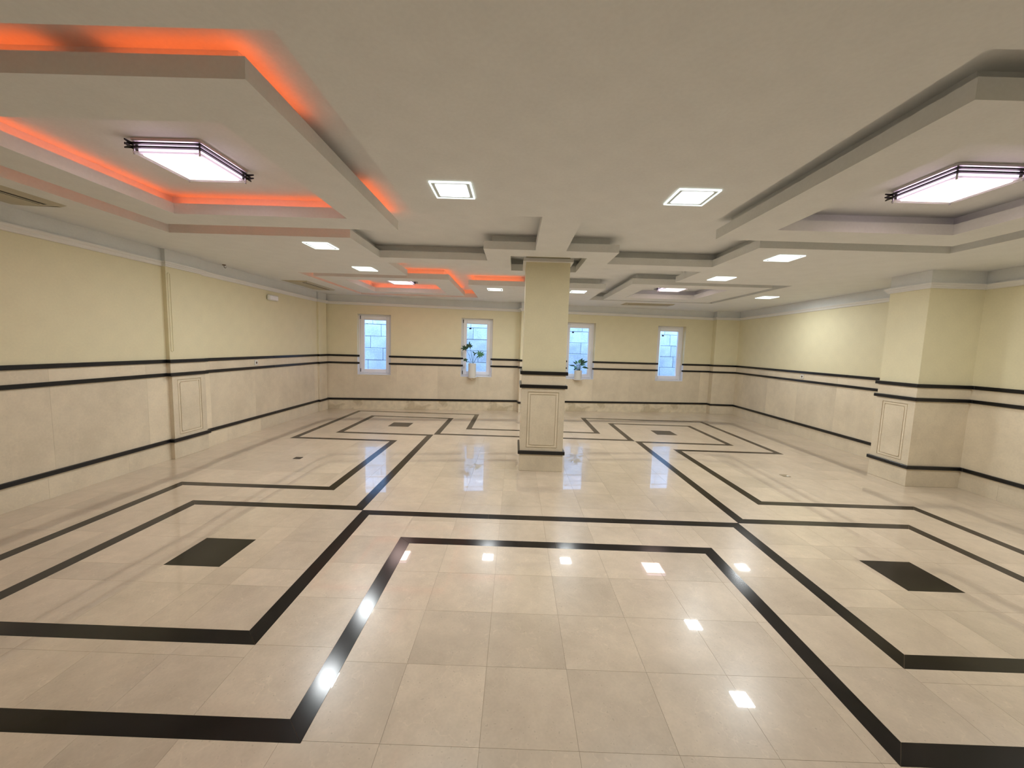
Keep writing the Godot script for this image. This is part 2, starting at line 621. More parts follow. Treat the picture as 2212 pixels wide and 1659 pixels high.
func stone_row(parent: Node3D, called: String, length: float, y0: float, y1: float, pitch: float, off: float, holes: Array, sd: int, stained := false) -> void:
	var rng := RandomNumberGenerator.new()
	rng.seed = sd
	var u := -off
	while u < length:
		var a := maxf(0.0, u)
		var b := minf(length, u + pitch)
		u += pitch
		if b - a < 0.02:
			continue
		var st := begin()
		var got := false
		for c in cells(a + 0.0006, y0 + 0.0004, b - 0.0006, y1 - 0.0004, holes):
			slab(st, rect(c[0], c[1], c[2], c[3]), -0.014, 0.0)
			got = true
		if got:
			part(called, st, M.stained if stained else M.stone[rng.randi() % 4], parent)

func make_wall(side: String, ends: Array, holes: Array, label: String) -> void:
	var w := wall_at(ends)
	var length: float = w[2]
	var o := structure("wall_" + side, label, "wall", w[0], w[1])
	var core := begin()
	for c in cells(-0.25, -0.02, length + 0.25, 3.05, holes):
		box(core, Vector3(c[0], c[1], -0.26), Vector3(c[2], c[3], -0.014))
	part("masonry", core, M.core if holes.is_empty() else M.paint, o)
	var p := begin()
	for c in cells(0, 1.28, length, 2.50, holes):
		box(p, Vector3(c[0], c[1], -0.0139), Vector3(c[2], c[3], -0.003))
	part("painted_plaster", p, M.paint, o)
	var fr := begin()
	box(fr, Vector3(0, 2.50, -0.0139), Vector3(length, TOP, -0.003))
	part("frieze", fr, M.ceiling, o)
	stone_row(o, "stone_slab", length, 0.270, 1.087, 0.98, 0.35, holes, 3 + side.length())
	stone_row(o, "stone_course", length, 1.129, 1.258, 0.98, 0.35, holes, 31 + side.length())
	var bb := structure("baseboard_" + side, "cream stone skirting below the %s" % {"left": "left wall's lowest black strip", "back": "window wall's lowest black strip", "right": "right wall's lowest black strip", "front": "entrance wall's lowest black strip"}[side], "baseboard", w[0], w[1])
	stone_row(bb, "skirting_slab", length, 0.0, 0.225, 0.78, 0.2, [], 57 + side.length(), side == "back")

var trims := 0
func trim(label: String, at: Vector3, turn: float) -> Node3D:
	trims += 1
	return structure("trim_%d" % trims, label, "trim", at, turn)

func make_wall_trims(ends: Array, holes: Array, where: String, skip: Array) -> void:
	var w := wall_at(ends)
	var length: float = w[2]
	var names := ["lowest", "middle", "topmost"]
	for k in 3:
		var y: Array = STRIPS[k]
		var t := trim("%s black stone strip along the %s" % [names[k], where], w[0], w[1])
		var runs := [[0.0, length]]
		var breaks := skip.duplicate()
		for h in holes:
			if y[0] > h[1] and y[1] < h[3]:
				breaks.append([h[0] + 0.055, h[2] - 0.045])
		for h in breaks:
			var next := []
			for r in runs:
				if h[0] > r[0] and h[0] < r[1]:
					next.append([r[0], h[0]])
				if h[1] < r[1] and h[1] > r[0]:
					next.append([h[1], r[1]])
				if h[0] >= r[1] or h[1] <= r[0]:
					next.append(r)
			runs = next
		for r in runs:
			var span: float = r[1] - r[0]
			var n := maxi(1, roundi(span / 1.9))
			for i in n:
				var st := begin()
				bevel_box(st, Vector3(r[0] + span * i / n + 0.0004, y[0], -0.013), Vector3(r[0] + span * (i + 1) / n - 0.0004, y[1], 0.022), 0.005)
				part("stone_strip", st, M.strip, t)
	var c := trim("white plaster cornice along the top of the %s" % where, w[0], w[1])
	var st2 := begin()
	cornice_run(st2, 0.0, length)
	part("moulding", st2, M.cornice, c)

func cornice_run(st: SurfaceTool, a: float, b: float) -> void:
	var prof := [Vector2(0.0, 2.462), Vector2(0.012, 2.466), Vector2(0.02, 2.478), Vector2(0.024, 2.495), Vector2(0.036, 2.505), Vector2(0.042, 2.515), Vector2(0.042, 2.526), Vector2(-0.003, 2.526)]
	for i in prof.size() - 1:
		var p: Vector2 = prof[i]
		var q: Vector2 = prof[i + 1]
		var d := q - p
		var n := Vector3(0, -d.x, d.y).normalized()
		quad(st, Vector3(a, p.y, p.x), Vector3(b, p.y, p.x), Vector3(b, q.y, q.x), Vector3(a, q.y, q.x), n)

# a clad pier: footprint in the parent's space; faces get a framed panel where asked ("f" +z, "l" -x, "r" +x, "b" -z)
func pier(parent: Node3D, x0: float, x1: float, z0: float, z1: float, top: float, panels: String, frieze := true) -> void:
	var p := begin()
	bevel_box(p, Vector3(x0 + 0.004, 1.285, z0 + 0.004), Vector3(x1 - 0.004, top, z1 - 0.004), 0.004)
	part("painted_shaft", p, M.paint, parent)
	if frieze:
		var fz := begin()
		box(fz, Vector3(x0 + 0.003, 2.505, z0 + 0.003), Vector3(x1 - 0.003, TOP, z1 - 0.003))
		part("frieze", fz, M.ceiling, parent)
		var c := begin()
		for l in [[0.014, 2.464, 2.482], [0.026, 2.482, 2.504], [0.042, 2.504, 2.526]]:
			box(c, Vector3(x0 - l[0], l[1], z0 - l[0]), Vector3(x1 + l[0], l[2], z1 + l[0]))
		part("cornice", c, M.cornice, parent)
	var b := begin()
	bevel_box(b, Vector3(x0 - 0.004, 0.0, z0 - 0.004), Vector3(x1 + 0.004, 0.226, z1 + 0.004), 0.003)
	part("plinth", b, M.stone[1], parent)
	var m := begin()
	bevel_box(m, Vector3(x0, 1.128, z0), Vector3(x1, 1.259, z1), 0.003)
	part("stone_course", m, M.stone[2], parent)
	var d := begin()
	box(d, Vector3(x0 + 0.012, 0.269, z0 + 0.012), Vector3(x1 - 0.012, 1.088, z1 - 0.012))
	part("pedestal", d, M.stone[0], parent)
	for k in 3:
		var y: Array = STRIPS[k]
		var s := begin()
		bevel_box(s, Vector3(x0 - 0.026, y[0], z0 - 0.026), Vector3(x1 + 0.026, y[1], z1 + 0.026), 0.005)
		part("stone_strip", s, M.strip, parent)
	for face in ["f", "b", "l", "r"]:
		var wide := (x1 - x0) if face in ["f", "b"] else (z1 - z0)
		if wide < 0.12:
			continue
		var h := Node3D.new()
		h.name = "panelled_face" if face in panels else "stone_face"
		parent.add_child(h, true)
		match face:
			"f": h.position = Vector3((x0 + x1) / 2, 0, z1)
			"b":
				h.position = Vector3((x0 + x1) / 2, 0, z0)
				h.rotation.y = PI
			"l":
				h.position = Vector3(x0, 0, (z0 + z1) / 2)
				h.rotation.y = -PI / 2
			"r":
				h.position = Vector3(x1, 0, (z0 + z1) / 2)
				h.rotation.y = PI / 2
		var w := wide / 2 - (0.0127 if face in ["l", "r"] else 0.0)   # side slabs butt against the front ones
		if face in panels:
			var k := w - 0.078
			for f in [[-w, 0.27, -k, 1.087], [k, 0.27, w, 1.087], [-k, 0.27, k, 0.309], [-k, 1.037, k, 1.087]]:
				var s2 := begin()
				box(s2, Vector3(f[0], f[1], -0.0125), Vector3(f[2], f[3], 0.0))
				part("frame_piece", s2, M.stone[1], h)
			# a flat border between two incised lines
			for f in cells(-k + 0.009, 0.318, k - 0.009, 1.028, [[-k + 0.030, 0.338, k - 0.030, 1.008]]):
				var bead := begin()
				box(bead, Vector3(f[0], f[1], -0.0125), Vector3(f[2], f[3], -0.002))
				part("border_piece", bead, M.stone[2], h)
			var inner := begin()
			slab(inner, rounded(-k + 0.039, 0.347, k - 0.039, 0.999, 0.022), -0.0125, -0.001)
			part("raised_panel", inner, M.stone[3], h)
		else:
			var s3 := begin()
			box(s3, Vector3(-w, 0.27, -0.0125), Vector3(w, 1.087, 0.0))
			part("plain_slab", s3, M.stone[3], h)

func make_walls() -> void:
	var holes := []
	for w in WIN:
		var u := back_u(w[0])
		holes.append([u - w[1] / 2, WIN_Y[0], u + w[1] / 2, WIN_Y[1]])
	make_wall("left", WL, [], "cream plastered wall with stone dado beside the near orange-lit ceiling frame")
	make_wall("back", WB, holes, "cream plastered wall with four narrow windows")
	make_wall("right", WR, [], "cream plastered wall with stone dado and the deep pilaster")
	make_wall("front", WF, [], "plain cream wall behind the viewer")
	make_wall_trims(WL, [], "left wall", [])
	make_wall_trims(WB, holes, "window wall", [[back_u(5.17), 99.0]])
	make_wall_trims(WR, [], "right wall", [])
	make_wall_trims(WF, [], "entrance wall", [])
	# pilasters
	var pl := structure("pilaster", "shallow cream pilaster with a framed stone panel and a rounded groove, on the left wall", "pilaster")
	pier(pl, -4.49, -4.40, -5.47, -4.91, 2.52, "r")
	var gr := begin()
	for s in [[2.395, 1.42]]:
		var pts := []
		for k in 25:
			var a := PI * k / 12.0
			pts.append(Vector3(-4.402, (2.37 if k <= 12 else 1.425) + sin(a) * 0.02 , -4.953 + cos(a) * 0.017 + (0.0)))
		pts.append(pts[0])
		tube(gr, pts, 0.006, 0.006, 6)
	part("groove_bead", gr, M.paint, pl)
	var pc := structure("pilaster_001", "slim cream corner pilaster where the left wall meets the window wall", "pilaster")
	pier(pc, -4.49, -4.405, -9.05, -8.69, 2.52, "")
	var wb := wall_at(WB)
	var pb := structure("pilaster_002", "cream pilaster on the window wall half hidden behind the column", "pilaster", wb[0], wb[1])
	var u0 := back_u(0.075)
	pier(pb, u0, u0 + 0.56, -0.02, 0.27, 2.52, "f")
	var pr := structure("pilaster_003", "deep cream pilaster with a framed stone panel, on the right wall", "pilaster")
	pier(pr, 4.98, 5.66, -5.34, -4.82, 2.52, "l")
	var pe := structure("pilaster_004", "broad plain cream pilaster filling the corner of window wall and right wall", "pilaster")
	pier(pe, 5.175, 5.80, -10.5, -10.19, 2.52, "")
	# the column
	var co := thing("column", "square cream column clad in stone with black strips, alone in the hall's middle", "column")
	pier(co, 0.093, 0.648, -5.485, -4.93, 2.66, "flrb", false)
	var cap := begin()
	bevel_box(cap, Vector3(0.06, 2.655, -5.52), Vector3(0.68, 2.70, -4.895), 0.004)
	part("cap_moulding", cap, M.cornice, co)
	var neck := begin()
	box(neck, Vector3(0.10, 2.70, -5.48), Vector3(0.64, TOP, -4.935))
	part("neck", neck, M.paint, co)

# ------------------------------------------------------------------ ceiling
const NEAR := [[-1.765, -5.04], [-1.765, -4.16], [-3.67, -4.16], [-3.67, -1.465], [-0.885, -1.465], [-0.885, -3.335], [1.605, -3.335], [1.605, -1.465], [4.363, -1.465], [4.363, -4.08], [2.443, -4.08], [2.443, -5.04]]
const FAR := [[-1.765, -5.36], [-1.765, -6.31], [-3.53, -6.31], [-3.53, -8.88], [-0.885, -8.88], [-0.885, -7.06], [1.57, -7.06], [1.57, -8.68], [4.265, -8.68], [4.265, -6.19], [2.45, -6.19], [2.45, -5.34]]
const PLATE := [-0.397, 1.117, -5.95, -4.45]
const OPENING := [-0.10, 0.815, -5.64, -4.76]
const ARM := [0.185, 0.527]

func poly_of(a: Array) -> PackedVector2Array:
	var out := PackedVector2Array()
	for p in a:
		out.append(Vector2(p[0], p[1]))
	return out

# the visible edge of a lowered part: its face, the ledge on top of it and the wall standing back behind; SOLID is the side the lowered part lies on
func edges(st: SurfaceTool, back: SurfaceTool, path: Array, outward: bool) -> void:
	var poly := poly_of(path)
	var stood := Geometry2D.offset_polygon(poly, SET if outward else -SET, Geometry2D.JOIN_MITER)
	var inner: PackedVector2Array = stood[0]
	for i in poly.size():
		var p := poly[i]
		var q := poly[(i + 1) % poly.size()]
		var mid := (p + q) / 2
		var d := (q - p).normalized()
		var n := Vector2(d.y, -d.x)
		var empty_side := Geometry2D.is_point_in_polygon(mid + n * 0.02, poly)
		if not outward:
			empty_side = not empty_side
		if not empty_side:
			n = -n
		quad(st, Vector3(p.x, SOFFIT, p.y), Vector3(q.x, SOFFIT, q.y), Vector3(q.x, LIP, q.y), Vector3(p.x, LIP, p.y), Vector3(n.x, 0, n.y))
	# ledge and the face behind it
	for i in inner.size():
		var p := inner[i]
		var q := inner[(i + 1) % inner.size()]
		var d := (q - p).normalized()
		var n := Vector2(d.y, -d.x)
		var mid := (p + q) / 2
		var empty_side := Geometry2D.is_point_in_polygon(mid + n * 0.02, inner)
		if not outward:
			empty_side = not empty_side
		if not empty_side:
			n = -n
		quad(back, Vector3(p.x, LIP, p.y), Vector3(q.x, LIP, q.y), Vector3(q.x, TOP + 0.01, q.y), Vector3(p.x, TOP + 0.01, p.y), Vector3(n.x, 0, n.y))
		# ledge, as a strip from the face behind to the edge
		var e0 := p + n * SET
		var e1 := q + n * SET
		quad(st, Vector3(p.x, LIP, p.y), Vector3(q.x, LIP, q.y), Vector3(e1.x, LIP, e1.y), Vector3(e0.x, LIP, e0.y), Vector3.UP)

func make_ceiling() -> void:
	var c := structure("ceiling", "white plaster ceiling stepped into two recessed bays", "ceiling")
	# upper boards
	var up := begin()
	prism(up, PackedVector2Array([Vector2(-4.7, 1.15), Vector2(-4.7, -9.3), Vector2(6.02, -10.7), Vector2(5.75, 1.15)]), TOP, TOP + 0.18)
	part("recessed_board", up, M.ceiling, c)
	# lower board: everything but the two bays, the plate round the column included
	var nearp := poly_of(NEAR)
	var farp := poly_of(FAR)
	var xs := [-4.47, -3.67, -3.53, -1.765, -0.885, PLATE[0], OPENING[0], ARM[0], ARM[1], OPENING[1], PLATE[1], 1.57, 1.605, 2.443, 2.45, 4.265, 4.363, 5.5]
	var zs := [0.92, -1.465, -3.335, -4.08, -4.16, PLATE[3], OPENING[3], -5.04, -5.34, -5.36, OPENING[2], PLATE[2], -6.19, -6.31, -7.06, -8.68, -8.88, -9.08]
	var low := begin()
	for i in xs.size() - 1:
		for j in zs.size() - 1:
			var m := Vector2((xs[i] + xs[i + 1]) / 2, (zs[j] + zs[j + 1]) / 2)
			var open := Geometry2D.is_point_in_polygon(m, nearp) or Geometry2D.is_point_in_polygon(m, farp)
			if m.x > PLATE[0] and m.x < PLATE[1] and m.y > PLATE[2] and m.y < PLATE[3]:
				open = false
			if m.x > ARM[0] and m.x < ARM[1] and m.y < -3.3 and m.y > -7.1:
				open = false
			if m.x > OPENING[0] and m.x < OPENING[1] and m.y > OPENING[2] and m.y < OPENING[3]:
				open = true
			if not open:
				quad(low, Vector3(xs[i], SOFFIT, zs[j]), Vector3(xs[i + 1], SOFFIT, zs[j]), Vector3(xs[i + 1], SOFFIT, zs[j + 1]), Vector3(xs[i], SOFFIT, zs[j + 1]), Vector3.DOWN)
	for t in [[Vector2(-4.47, -9.08), Vector2(5.5, -9.08), Vector2(5.5, -10.43)], [Vector2(5.5, 0.92), Vector2(5.53, 0.92), Vector2(5.81, -10.47)], [Vector2(5.5, 0.92), Vector2(5.81, -10.47), Vector2(5.5, -10.43)]]:
		tri(low, Vector3(t[0].x, SOFFIT, t[0].y), Vector3(t[1].x, SOFFIT, t[1].y), Vector3(t[2].x, SOFFIT, t[2].y), Vector3.DOWN)
	var back := begin()
	# outline of each bay as it is left by plate and arm
	var plate := rect(PLATE[0], PLATE[2], PLATE[1], PLATE[3])
	var arm := rect(ARM[0], -7.1, ARM[1], -3.3)
	for bay in [nearp, farp]:
		var todo := [bay]
		for cutter in [plate, arm]:
			var next := []
			for p in todo:
				for r in Geometry2D.clip_polygons(p, cutter):
					next.append(r)
			todo = next
		for r in todo:
			var path := []
			for q in r:
				path.append([q.x, q.y])
			edges(low, back, path, true)
	edges(low, back, [[OPENING[0], OPENING[2]], [OPENING[1], OPENING[2]], [OPENING[1], OPENING[3]], [OPENING[0], OPENING[3]]], true)
	part("lower_board", low, M.ceiling, c)
	part("upstand", back, M.ceiling, c)
	# orange light tape along the ledges of the far bay's left half
	for s in [[-1.765, -5.40, -1.765, -6.27, Vector2(-1, 0)], [-0.885, -7.06, 0.10, -7.06, Vector2(0, -1)], [-0.885, -7.10, -0.885, -8.84, Vector2(1, 0)], [-3.53, -6.35, -3.53, -8.84, Vector2(-1, 0)], [-3.49, -8.88, -0.93, -8.88, Vector2(0, -1)]]:
		tape(c, Vector2(s[0], s[1]), Vector2(s[2], s[3]), s[4], 0.4 if s[0] < -2.0 else 1.0)

# a run of light tape on a ledge, a little behind the edge; INWARD points to the lowered part
func tape(parent: Node3D, a: Vector2, b: Vector2, inward: Vector2, power: float) -> void:
	var o := inward * 0.055
	var p := a + o
	var q := b + o
	var d := (q - p).normalized()
	var n := Vector2(-d.y, d.x) * 0.006
	var st := begin()
	prism(st, PackedVector2Array([p + n, q + n, q - n, p - n]), LIP, LIP + 0.004)
	part("light_tape", st, M.orange, parent)
	var mid := (p + q) / 2
	var length := p.distance_to(q)
	area_light(parent, Vector3(mid.x, LIP + 0.0055, mid.y), Vector3.UP, Vector2(length, 0.012), Color(1.0, 0.36, 0.075), ORANGE * length * power, Vector3(d.x, 0, d.y))

const ORANGE := 0.014
const LED := 1.3
const LAMP := 0.34

func make_frames() -> void:
	# outer x0 x1 z_far z_near, inner x0 x1 z_far z_near, lit
	var list := [
		[-3.416, -1.168, -3.85, -1.727, -3.06, -1.525, -3.53, -2.06, true, "floating plaster ceiling frame glowing orange, beside the left wall's panelled pilaster"],
		[1.87, 4.11, -3.83, -1.732, 2.235, 3.745, -3.50, -2.06, false, "unlit floating plaster ceiling frame, beside the right wall's deep pilaster"],
		[-3.42, -1.156, -8.66, -6.59, -3.025, -1.495, -8.36, -6.885, true, "floating plaster ceiling frame glowing orange, by the windows"],
		[1.86, 4.13, -8.57, -6.45, 2.215, 3.60, -8.14, -6.76, false, "unlit floating plaster ceiling frame, by the windows"]]
	for f in list:
		var o := thing("ceiling_frame", f[9], "ceiling frame", Vector3.ZERO, 0.0, "floating ceiling frames")
		var st := begin()
		for r in cells(f[0], f[2], f[1], f[3], [[f[4], f[6], f[5], f[7]]]):
			box(st, Vector3(r[0], SOFFIT, r[1]), Vector3(r[2], LIP + 0.003, r[3]))
		part("board", st, M.ceiling, o)
		var up := begin()
		for r in cells(f[0] + SET, f[2] + SET, f[1] - SET, f[3] - SET, [[f[4] - SET, f[6] - SET, f[5] + SET, f[7] + SET]]):
			box(up, Vector3(r[0], LIP + 0.003, r[1]), Vector3(r[2], TOP, r[3]))
		part("upstand", up, M.ceiling, o)
		if f[8]:
			var near: bool = f[3] > -4.0
			var runs := []
			if near:
				runs.append_array([[f[0] + 0.03, f[3], -2.06, f[3], Vector2(0, -1)], [-1.82, f[3], f[1] - 0.03, f[3], Vector2(0, -1)]])
				runs.append_array([[f[1], f[3] - 0.04, f[1], -2.28, Vector2(-1, 0)], [f[1], -3.12, f[1], f[2] + 0.04, Vector2(-1, 0)]])
			else:
				runs.append([f[0] + 0.03, f[3], f[1] - 0.03, f[3], Vector2(0, -1)])
				runs.append([f[1], f[3] - 0.04, f[1], f[2] + 0.04, Vector2(-1, 0)])
			runs.append([f[0], f[3] - 0.04, f[0], f[2] + 0.04, Vector2(1, 0)])
			runs.append([f[0] + 0.03, f[2], f[1] - 0.03, f[2], Vector2(0, 1)])
			runs.append([f[4] - 0.01, f[6], f[5] + 0.01, f[6], Vector2(0, -1)])
			runs.append([f[4] - 0.01, f[7], f[5] + 0.01, f[7], Vector2(0, 1)])
			runs.append([f[4], f[7], f[4], f[6], Vector2(-1, 0)])
			runs.append([f[5], f[7], f[5], f[6], Vector2(1, 0)])
			for r in runs:
				tape(o, Vector2(r[0], r[1]), Vector2(r[2], r[3]), r[4], 1.0)

func make_lamps() -> void:
	var list := [[-2.278, -2.81, "square ceiling lamp with dark slats inside the orange frame beside the left pilaster"], [2.99, -2.83, "square ceiling lamp with dark slats inside the unlit frame beside the deep pilaster"],
		[-2.26, -7.63, "square ceiling lamp with dark slats inside the orange frame by the windows"], [2.92, -7.50, "square ceiling lamp with dark slats inside the unlit frame by the windows"]]
	for l in list:
		var o := thing("ceiling_lamp", l[2], "ceiling lamp", Vector3(l[0], 0, l[1]), 0.0, "square slatted ceiling lamps")
		var h := 0.212
		var b := begin()
		bevel_box(b, Vector3(-h - 0.012, TOP - 0.016, -h - 0.012), Vector3(h + 0.012, TOP, h + 0.012), 0.003)
		part("ceiling_plate", b, M.lamp_white, o)
		var d := begin()
		box(d, Vector3(-h + 0.015, 2.772, -h + 0.015), Vector3(h - 0.015, TOP - 0.016, h - 0.015))
		part("diffuser_sides", d, M.lamp_side, o)
		var fa := begin()
		bevel_box(fa, Vector3(-h + 0.028, 2.762, -h + 0.028), Vector3(h - 0.028, 2.774, h - 0.028), 0.004)
		part("diffuser", fa, M.lamp_face, o)
		var fr := begin()
		for r in cells(-h - 0.006, -h - 0.006, h + 0.006, h + 0.006, [[-h + 0.028, -h + 0.028, h - 0.028, h - 0.028]]):
			box(fr, Vector3(r[0], 2.764, r[1]), Vector3(r[2], 2.773, r[3]))
		part("clear_rim", fr, M.clear, o)
		for side in 4:
			for y in [2.793, 2.816]:
				var s := begin()
				var e := h + 0.062
				# one end runs past the corner to a point, the other is mitred
				var way := (1.0 if side % 2 == 0 else -1.0) * (1.0 if l[0] < 0.0 else -1.0)
				var pts := [Vector2(-e, h + 0.002), Vector2(-e + 0.05, h + 0.020), Vector2(h + 0.020, h + 0.020), Vector2(h - 0.002, h - 0.002), Vector2(-e + 0.004, h - 0.002)]
				var turned := PackedVector2Array()
				for q in pts:
					turned.append(Vector2(q.x * way, q.y).rotated(PI / 2 * side))
				prism(s, turned, y, y + 0.008)
				part("slat", s, M.slat, o)
		for cx in [-1, 1]:
			for cz in [-1, 1]:
				var p := begin()
				tube(p, [Vector3(cx * h, 2.755, cz * h), Vector3(cx * h, TOP - 0.014, cz * h)], 0.005, 0.005, 8)
				part("corner_post", p, M.chrome, o)
		area_light(o, Vector3(0, 2.7605, 0), Vector3.DOWN, Vector2(0.36, 0.36), Color(1.0, 0.86, 0.82), LAMP)
		for side in 4:
			var n := Vector3(0, 0, 1).rotated(Vector3.UP, PI / 2 * side)
			area_light(o, n * (h - 0.0135) + Vector3(0, 2.806, 0), n, Vector2(0.36, 0.05), Color(0.98, 0.84, 0.92), LAMP * 0.045, Vector3.UP.cross(n))

func make_leds() -> void:
	var list := [[-0.475, -2.825, "square recessed light panel between the orange near frame and the plate's arm"], [1.19, -2.83, "square recessed light panel between the unlit near frame and the plate's arm"],
		[-2.25, -4.52, "square recessed light panel on the beam, just behind the orange near frame"], [-2.26, -5.84, "square recessed light panel on the beam, just before the orange window-side frame"],
		[-0.43, -7.52, "square recessed light panel between the orange window-side frame and the column"], [1.145, -7.49, "square recessed light panel between the unlit window-side frame and the column"],
		[2.95, -4.46, "square recessed light panel on the beam, just behind the unlit near frame"], [2.94, -5.76, "square recessed light panel on the beam, just before the unlit window-side frame"],
		[4.70, -7.48, "square recessed light panel close to the right wall, toward the windows"], [4.70, -2.90, "square recessed light panel close to the right wall, before the deep pilaster"]]
	for l in list:
		var o := thing("recessed_light", l[2], "light", Vector3(l[0], SOFFIT, l[1]), 0.0, "square recessed light panels")
		var ed := begin()
		for r in cells(-0.14, -0.14, 0.14, 0.14, [[-0.131, -0.131, 0.131, 0.131]]):
			box(ed, Vector3(r[0], -0.010, r[1]), Vector3(r[2], -0.001, r[3]))
		part("glass_edge", ed, M.led_edge, o)
		var rim := begin()
		for r in cells(-0.131, -0.131, 0.131, 0.131, [[-0.106, -0.106, 0.106, 0.106]]):
			box(rim, Vector3(r[0], -0.006, r[1]), Vector3(r[2], 0.0, r[3]))
		part("rim", rim, M.led_frame, o)
		var d := begin()
		prism(d, rounded(-0.106, -0.106, 0.106, 0.106, 0.015), -0.008, 0.0)
		part("diffuser", d, M.led, o)
		area_light(o, Vector3(0, -0.0095, 0), Vector3.DOWN, Vector2(0.205, 0.205), Color(0.965, 0.985, 0.99), LED)

# ------------------------------------------------------------------ windows and what lies outside
func make_windows() -> void:
	var w := wall_at(WB)
	var label := ["narrow white window nearest the left wall", "narrow white window behind the plant in the taller pot", "narrow white window behind the plant in the squat pot", "narrow white window with a downpipe outside, nearest the right wall"]
	for i in 4:
		var wd: float = WIN[i][1]
		var o := structure("window_%d" % (i + 1), label[i], "window", (w[0] as Vector3) + Vector3(cos(w[1]), 0, -sin(w[1])) * back_u(WIN[i][0]), w[1])
		var y0: float = WIN_Y[0]
		var y1: float = WIN_Y[1]
		var h := wd / 2
		# reveal lining: plaster above the strips, white boards below
		var sl := begin()
		bevel_box(sl, Vector3(-h + 0.001, y0, -0.26), Vector3(h - 0.001, y0 + 0.014, 0.006), 0.003)
		part("sill", sl, M.sill, o)
		for s in [-1.0, 1.0]:
			var lin := begin()
			box(lin, Vector3(s * h, y0 + 0.014, -0.25), Vector3(s * (h - 0.008), 1.258, -0.001))
			part("reveal_board", lin, M.sill, o)
		# fixed frame
		var zf := -0.135
		for r in [[-h - 0.004, y0 + 0.010, -h + 0.06, y1 + 0.004], [h - 0.06, y0 + 0.010, h + 0.004, y1 + 0.004], [-h + 0.06, y1 - 0.052, h - 0.06, y1 + 0.004], [-h + 0.06, y0 + 0.014, h - 0.06, y0 + 0.06]]:
			var f := begin()
			bevel_box(f, Vector3(r[0], r[1], zf - 0.06), Vector3(r[2], r[3], zf), 0.004)
			part("frame_bar", f, M.pvc, o)
		# opening sash with its glass
		var sash := Node3D.new()
		sash.name = "sash"
		o.add_child(sash)
		var sx := h - 0.05
		var sy0 := y0 + 0.045
		var sy1 := y1 - 0.045
		var sb := 0.083
		for r in [[-sx, sy0, -sx + sb, sy1], [sx - sb, sy0, sx, sy1], [-sx + sb, sy1 - sb, sx - sb, sy1], [-sx + sb, sy0, sx - sb, sy0 + sb]]:
			var s2 := begin()
			bevel_box(s2, Vector3(r[0], r[1], zf - 0.05), Vector3(r[2], r[3], zf + 0.016), 0.006)
			part("sash_bar", s2, M.pvc, sash)
		var gk := begin()
		for r in cells(-sx + sb - 0.001, sy0 + sb - 0.001, sx - sb + 0.001, sy1 - sb + 0.001, [[-sx + sb + 0.006, sy0 + sb + 0.006, sx - sb - 0.006, sy1 - sb - 0.006]]):
			box(gk, Vector3(r[0], r[1], zf - 0.03), Vector3(r[2], r[3], zf - 0.002))
		part("glazing_bead", gk, M.pvc, sash)
		var g := begin()
		quad(g, Vector3(-sx + sb, sy0 + sb, zf - 0.016), Vector3(sx - sb, sy0 + sb, zf - 0.016), Vector3(sx - sb, sy1 - sb, zf - 0.016), Vector3(-sx + sb, sy1 - sb, zf - 0.016), Vector3.BACK)
		part("glass_pane", g, M.glass, sash)
		for y in [sy0 + 0.02, sy1 - 0.07]:
			var hg := begin()
			tube(hg, [Vector3(-sx - 0.004, y, zf + 0.012), Vector3(-sx - 0.004, y + 0.08, zf + 0.012)], 0.009, 0.009, 8)
			part("hinge", hg, M.gasket, sash)
		var hd := begin()
		bevel_box(hd, Vector3(sx - 0.052, 1.50, zf + 0.016), Vector3(sx - 0.024, 1.57, zf + 0.026), 0.003)
		tube(hd, [Vector3(sx - 0.038, 1.535, zf + 0.02), Vector3(sx - 0.038, 1.535, zf + 0.055), Vector3(sx - 0.038, 1.50, zf + 0.06), Vector3(sx - 0.038, 1.41, zf + 0.058)], 0.011, 0.009, 8)
		part("handle", hd, M.pvc, sash)
		var sk := begin()
		var gx := -sx + sb
		if i == 0:
			slab(sk, PackedVector2Array([Vector2(gx + 0.045, 2.035), Vector2(gx + 0.075, 2.04), Vector2(gx + 0.07, 2.052), Vector2(gx + 0.045, 2.05)]), zf - 0.017, zf - 0.014)
		else:
			slab(sk, rounded(gx + 0.06, 2.0, gx + 0.115, 2.035, 0.008), zf - 0.017, zf - 0.014)
		part("glass_sticker", sk, M.sticker, sash)
	# light well: a wall of pale blocks opposite the windows, open to the sky
	var well := structure("wall_outside", "pale stone block wall of the light well outside the windows", "wall", w[0], w[1])
	var length: float = w[2]
	var mo := begin()
	box(mo, Vector3(-1.6, 0.0, -1.55), Vector3(length + 1.6, 3.55, -1.222))
	part("mortar", mo, M.mortar, well)
	var rng := RandomNumberGenerator.new()
	rng.seed = 21
	var row := 0
	var y := 0.19
	while y < 3.4:
		var u := -1.6 - (0.31 if row % 2 == 0 else 0.0) + rng.randf() * 0.08
		while u < length + 1.6:
			var bw := 0.58 + rng.randf() * 0.12
			var st := begin()
			bevel_box(st, Vector3(u + 0.005, y + 0.005, -1.26), Vector3(u + bw - 0.005, y + 0.311, -1.20 + rng.randf_range(-0.006, 0.006)), 0.008)
			part("stone_block", st, M.block[rng.randi() % 4], well)
			u += bw
		y += 0.316
		row += 1
	var gd := begin()
	box(gd, Vector3(-1.6, -0.1, -1.3), Vector3(length + 1.6, 0.35, -0.26))
	part("well_floor", gd, M.mortar, well)
	for e in [-1.8, length + 1.6]:
		var en := begin()
		box(en, Vector3(e, 0.0, -1.5), Vector3(e + 0.2, 3.55, -0.2))
		part("end_wall", en, M.block[1], well)
	var pipe := thing("downpipe", "white vertical downpipe outside the window nearest the right wall", "pipe", w[0], w[1])
	var pu := back_u(4.30)
	var ps := begin()
